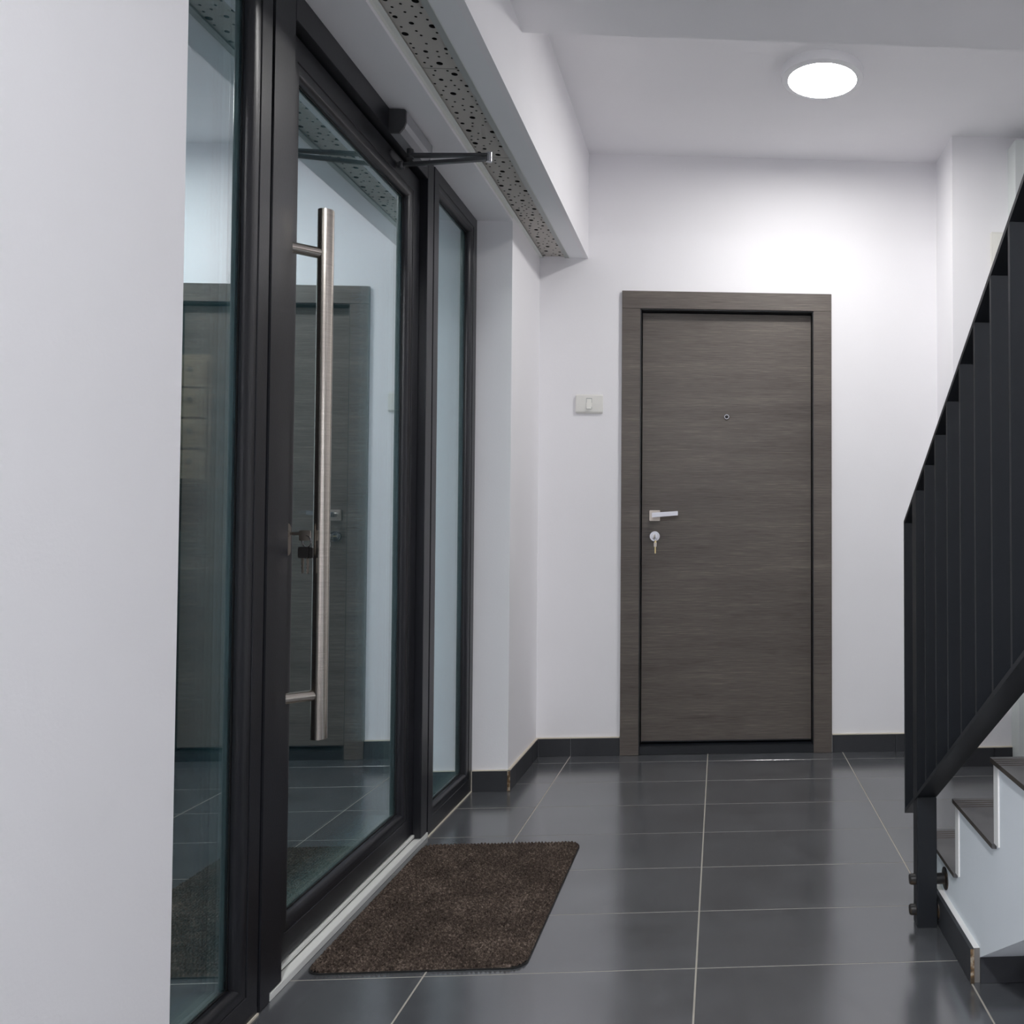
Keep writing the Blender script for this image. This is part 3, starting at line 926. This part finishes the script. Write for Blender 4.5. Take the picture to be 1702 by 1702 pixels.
# ------------------------------------------------------------------ railing
rl = root('railing', (0.518, 2.224, 0), 'charcoal steel stair railing of close flat bars', 'railing')
ro = tuple(rl.location)
RX0, RX1 = 0.493, 0.543
SL = 0.582
def ztop(y): return 1.0175 + (2.346 - y) * SL      # upper side of the handrail
def zbot(y): return 0.2455 + (2.356 - y) * SL      # upper side of the bottom rail
YR0, YR1 = 2.351, -0.15
TH = 0.011
MB().prism([(YR0, ztop(YR0)), (YR1, ztop(YR1)), (YR1, ztop(YR1) - TH), (YR0, ztop(YR0) - TH)], 'x', RX0, RX1).build('handrail', M_BLACKMET, rl, ro)
MB().prism([(YR0, zbot(YR0)), (YR1, zbot(YR1)), (YR1, zbot(YR1) - TH), (YR0, zbot(YR0) - TH)], 'x', RX0, RX1).build('bottom_rail', M_BLACKMET, rl, ro)
MB().prism([(YR0, ztop(YR0) - TH), (YR0, zbot(YR0) + 0.0), (YR0 - 0.010, zbot(YR0 - .010)), (YR0 - 0.010, ztop(YR0 - .010) - TH)], 'x', RX0, RX1).build('end_bar', M_BLACKMET, rl, ro)
MB().prism([(2.246, 0.0), (2.246, zbot(2.246) - TH), (2.202, zbot(2.202) - TH), (2.202, 0.0)], 'x', RX0, RX1).build('post', M_BLACKMET, rl, ro, bev=0.002)
MB().prism([(2.246, zbot(2.246)), (2.246, ztop(2.246) - TH), (2.202, ztop(2.202) - TH), (2.202, zbot(2.202))], 'x', RX0, RX1).build('post', M_BLACKMET, rl, ro)
k = 0
while True:
    yy = 2.1045 - 0.1056 * k
    if yy < YR1 + 0.02:
        break
    MB().prism([(yy + 0.010, zbot(yy + .010)), (yy + 0.010, ztop(yy + .010) - TH), (yy, ztop(yy) - TH), (yy, zbot(yy))], 'x', RX0 + 0.0005, RX1 - 0.0005).build('baluster', M_BLACKMET, rl, ro)
    k += 1
for z in (0.113, 0.0375):
    m = MB()
    m.lathe((RX0, 2.2235, z), (-1, 0, 0), [(0.0135, 0.0), (0.0135, 0.0115), (0.0115, 0.0150), (0.004, 0.0155)], 28)
    m.build('bolt', M_BOLT, rl, ro, smooth=True)
    xe = XS0 if z > 0.08 else 0.548
    if z > 0.08:
        m = MB()
        m.tube((RX1, 2.2235, z), (XS0 - 0.003, 2.2235, z), 0.0135, 28)
        m.build('anchor_tube', M_BOLT, st, sto, smooth=True)
    m = MB()
    m.lathe((xe, 2.2235, z), (-1, 0, 0), [(0.0275, 0.0), (0.0275, 0.003), (0.0235, 0.0042)], 36)
    m.build('anchor_washer', M_BOLT, st, sto, smooth=True)

# ------------------------------------------------------------------ outside the glass
tag(MB().box(-5.0, -1.03, -1.5, 6.5, -0.12, -0.02).build('ground', M_GROUND), 'dark paving outside the glazed entrance', 'ground', kind='structure')
tag(MB().box(-3.4, -1.16, 3.62, 3.75, -0.02, 3.0).build('wall_outside', M_OUTWALL), 'grey outside wall behind the mailboxes', 'wall', kind='structure')
mbx = root('mailbox_block', (-2.2, 3.56, 1.42), 'brown steel mailboxes seen through the left glass panel', 'mailbox')
bo = tuple(mbx.location)
bx0, bx1, bz0, bz1 = -2.62, -1.94, 1.175, 1.665
MB().box(bx0, bx1, 3.50, 3.62, bz0, bz1).build('case', M_MAIL, mbx, bo, bev=0.003)
for c in range(2):
    for r_ in range(4):
        xa = bx0 + 0.01 + c * (bx1 - bx0 - 0.02) / 2
        za = bz0 + 0.01 + r_ * (bz1 - bz0 - 0.02) / 4
        w_ = (bx1 - bx0 - 0.02) / 2 - 0.006
        h_ = (bz1 - bz0 - 0.02) / 4 - 0.006
        d_ = MB().box(xa + .003, xa + w_, 3.494, 3.4995, za + .003, za + h_).build('flap', M_MAIL, mbx, bo, bev=0.001)
        m = MB()
        m.lathe((xa + w_ - 0.06, 3.494, za + h_ * 0.62), (0, -1, 0), [(0.011, 0), (0.011, 0.004), (0.008, 0.007)], 20)
        m.build('lock', M_CHROME, d_, bo, smooth=True)

tag(MB().box(-3.4, -1.16, 0.6, 3.75, 2.72, 2.9).build('trim_5', M_OUTWALL), 'unseen flat canopy added outside to carry the mailbox lamp', 'canopy', kind='structure')  # unseen slab, added to hold the lamp that lights the mailboxes
pl = root('added_mailbox_lamp', (-2.45, 2.55, 2.72), 'unseen small round lamp added outside to light the mailboxes', 'lamp')  # unseen helper lamp, added to brighten the mailboxes behind the glass
plo = tuple(pl.location)
m = MB()
m.lathe(plo, (0, 0, -1), [(0.118, 0), (0.118, 0.024), (0.110, 0.032), (0.101, 0.032), (0.101, 0.026)], 40)
m.build('housing', M_BLACKMET, pl, plo, smooth=True)
m = MB()
m.lathe(plo, (0, 0, -1), [(0.100, 0.026), (0.100, 0.033), (0.060, 0.040), (0.001, 0.042)], 40)
m.build('diffuser', emit('added_lamp_glow', (1.0, 0.9, 0.78), 850.0), pl, plo, smooth=True)
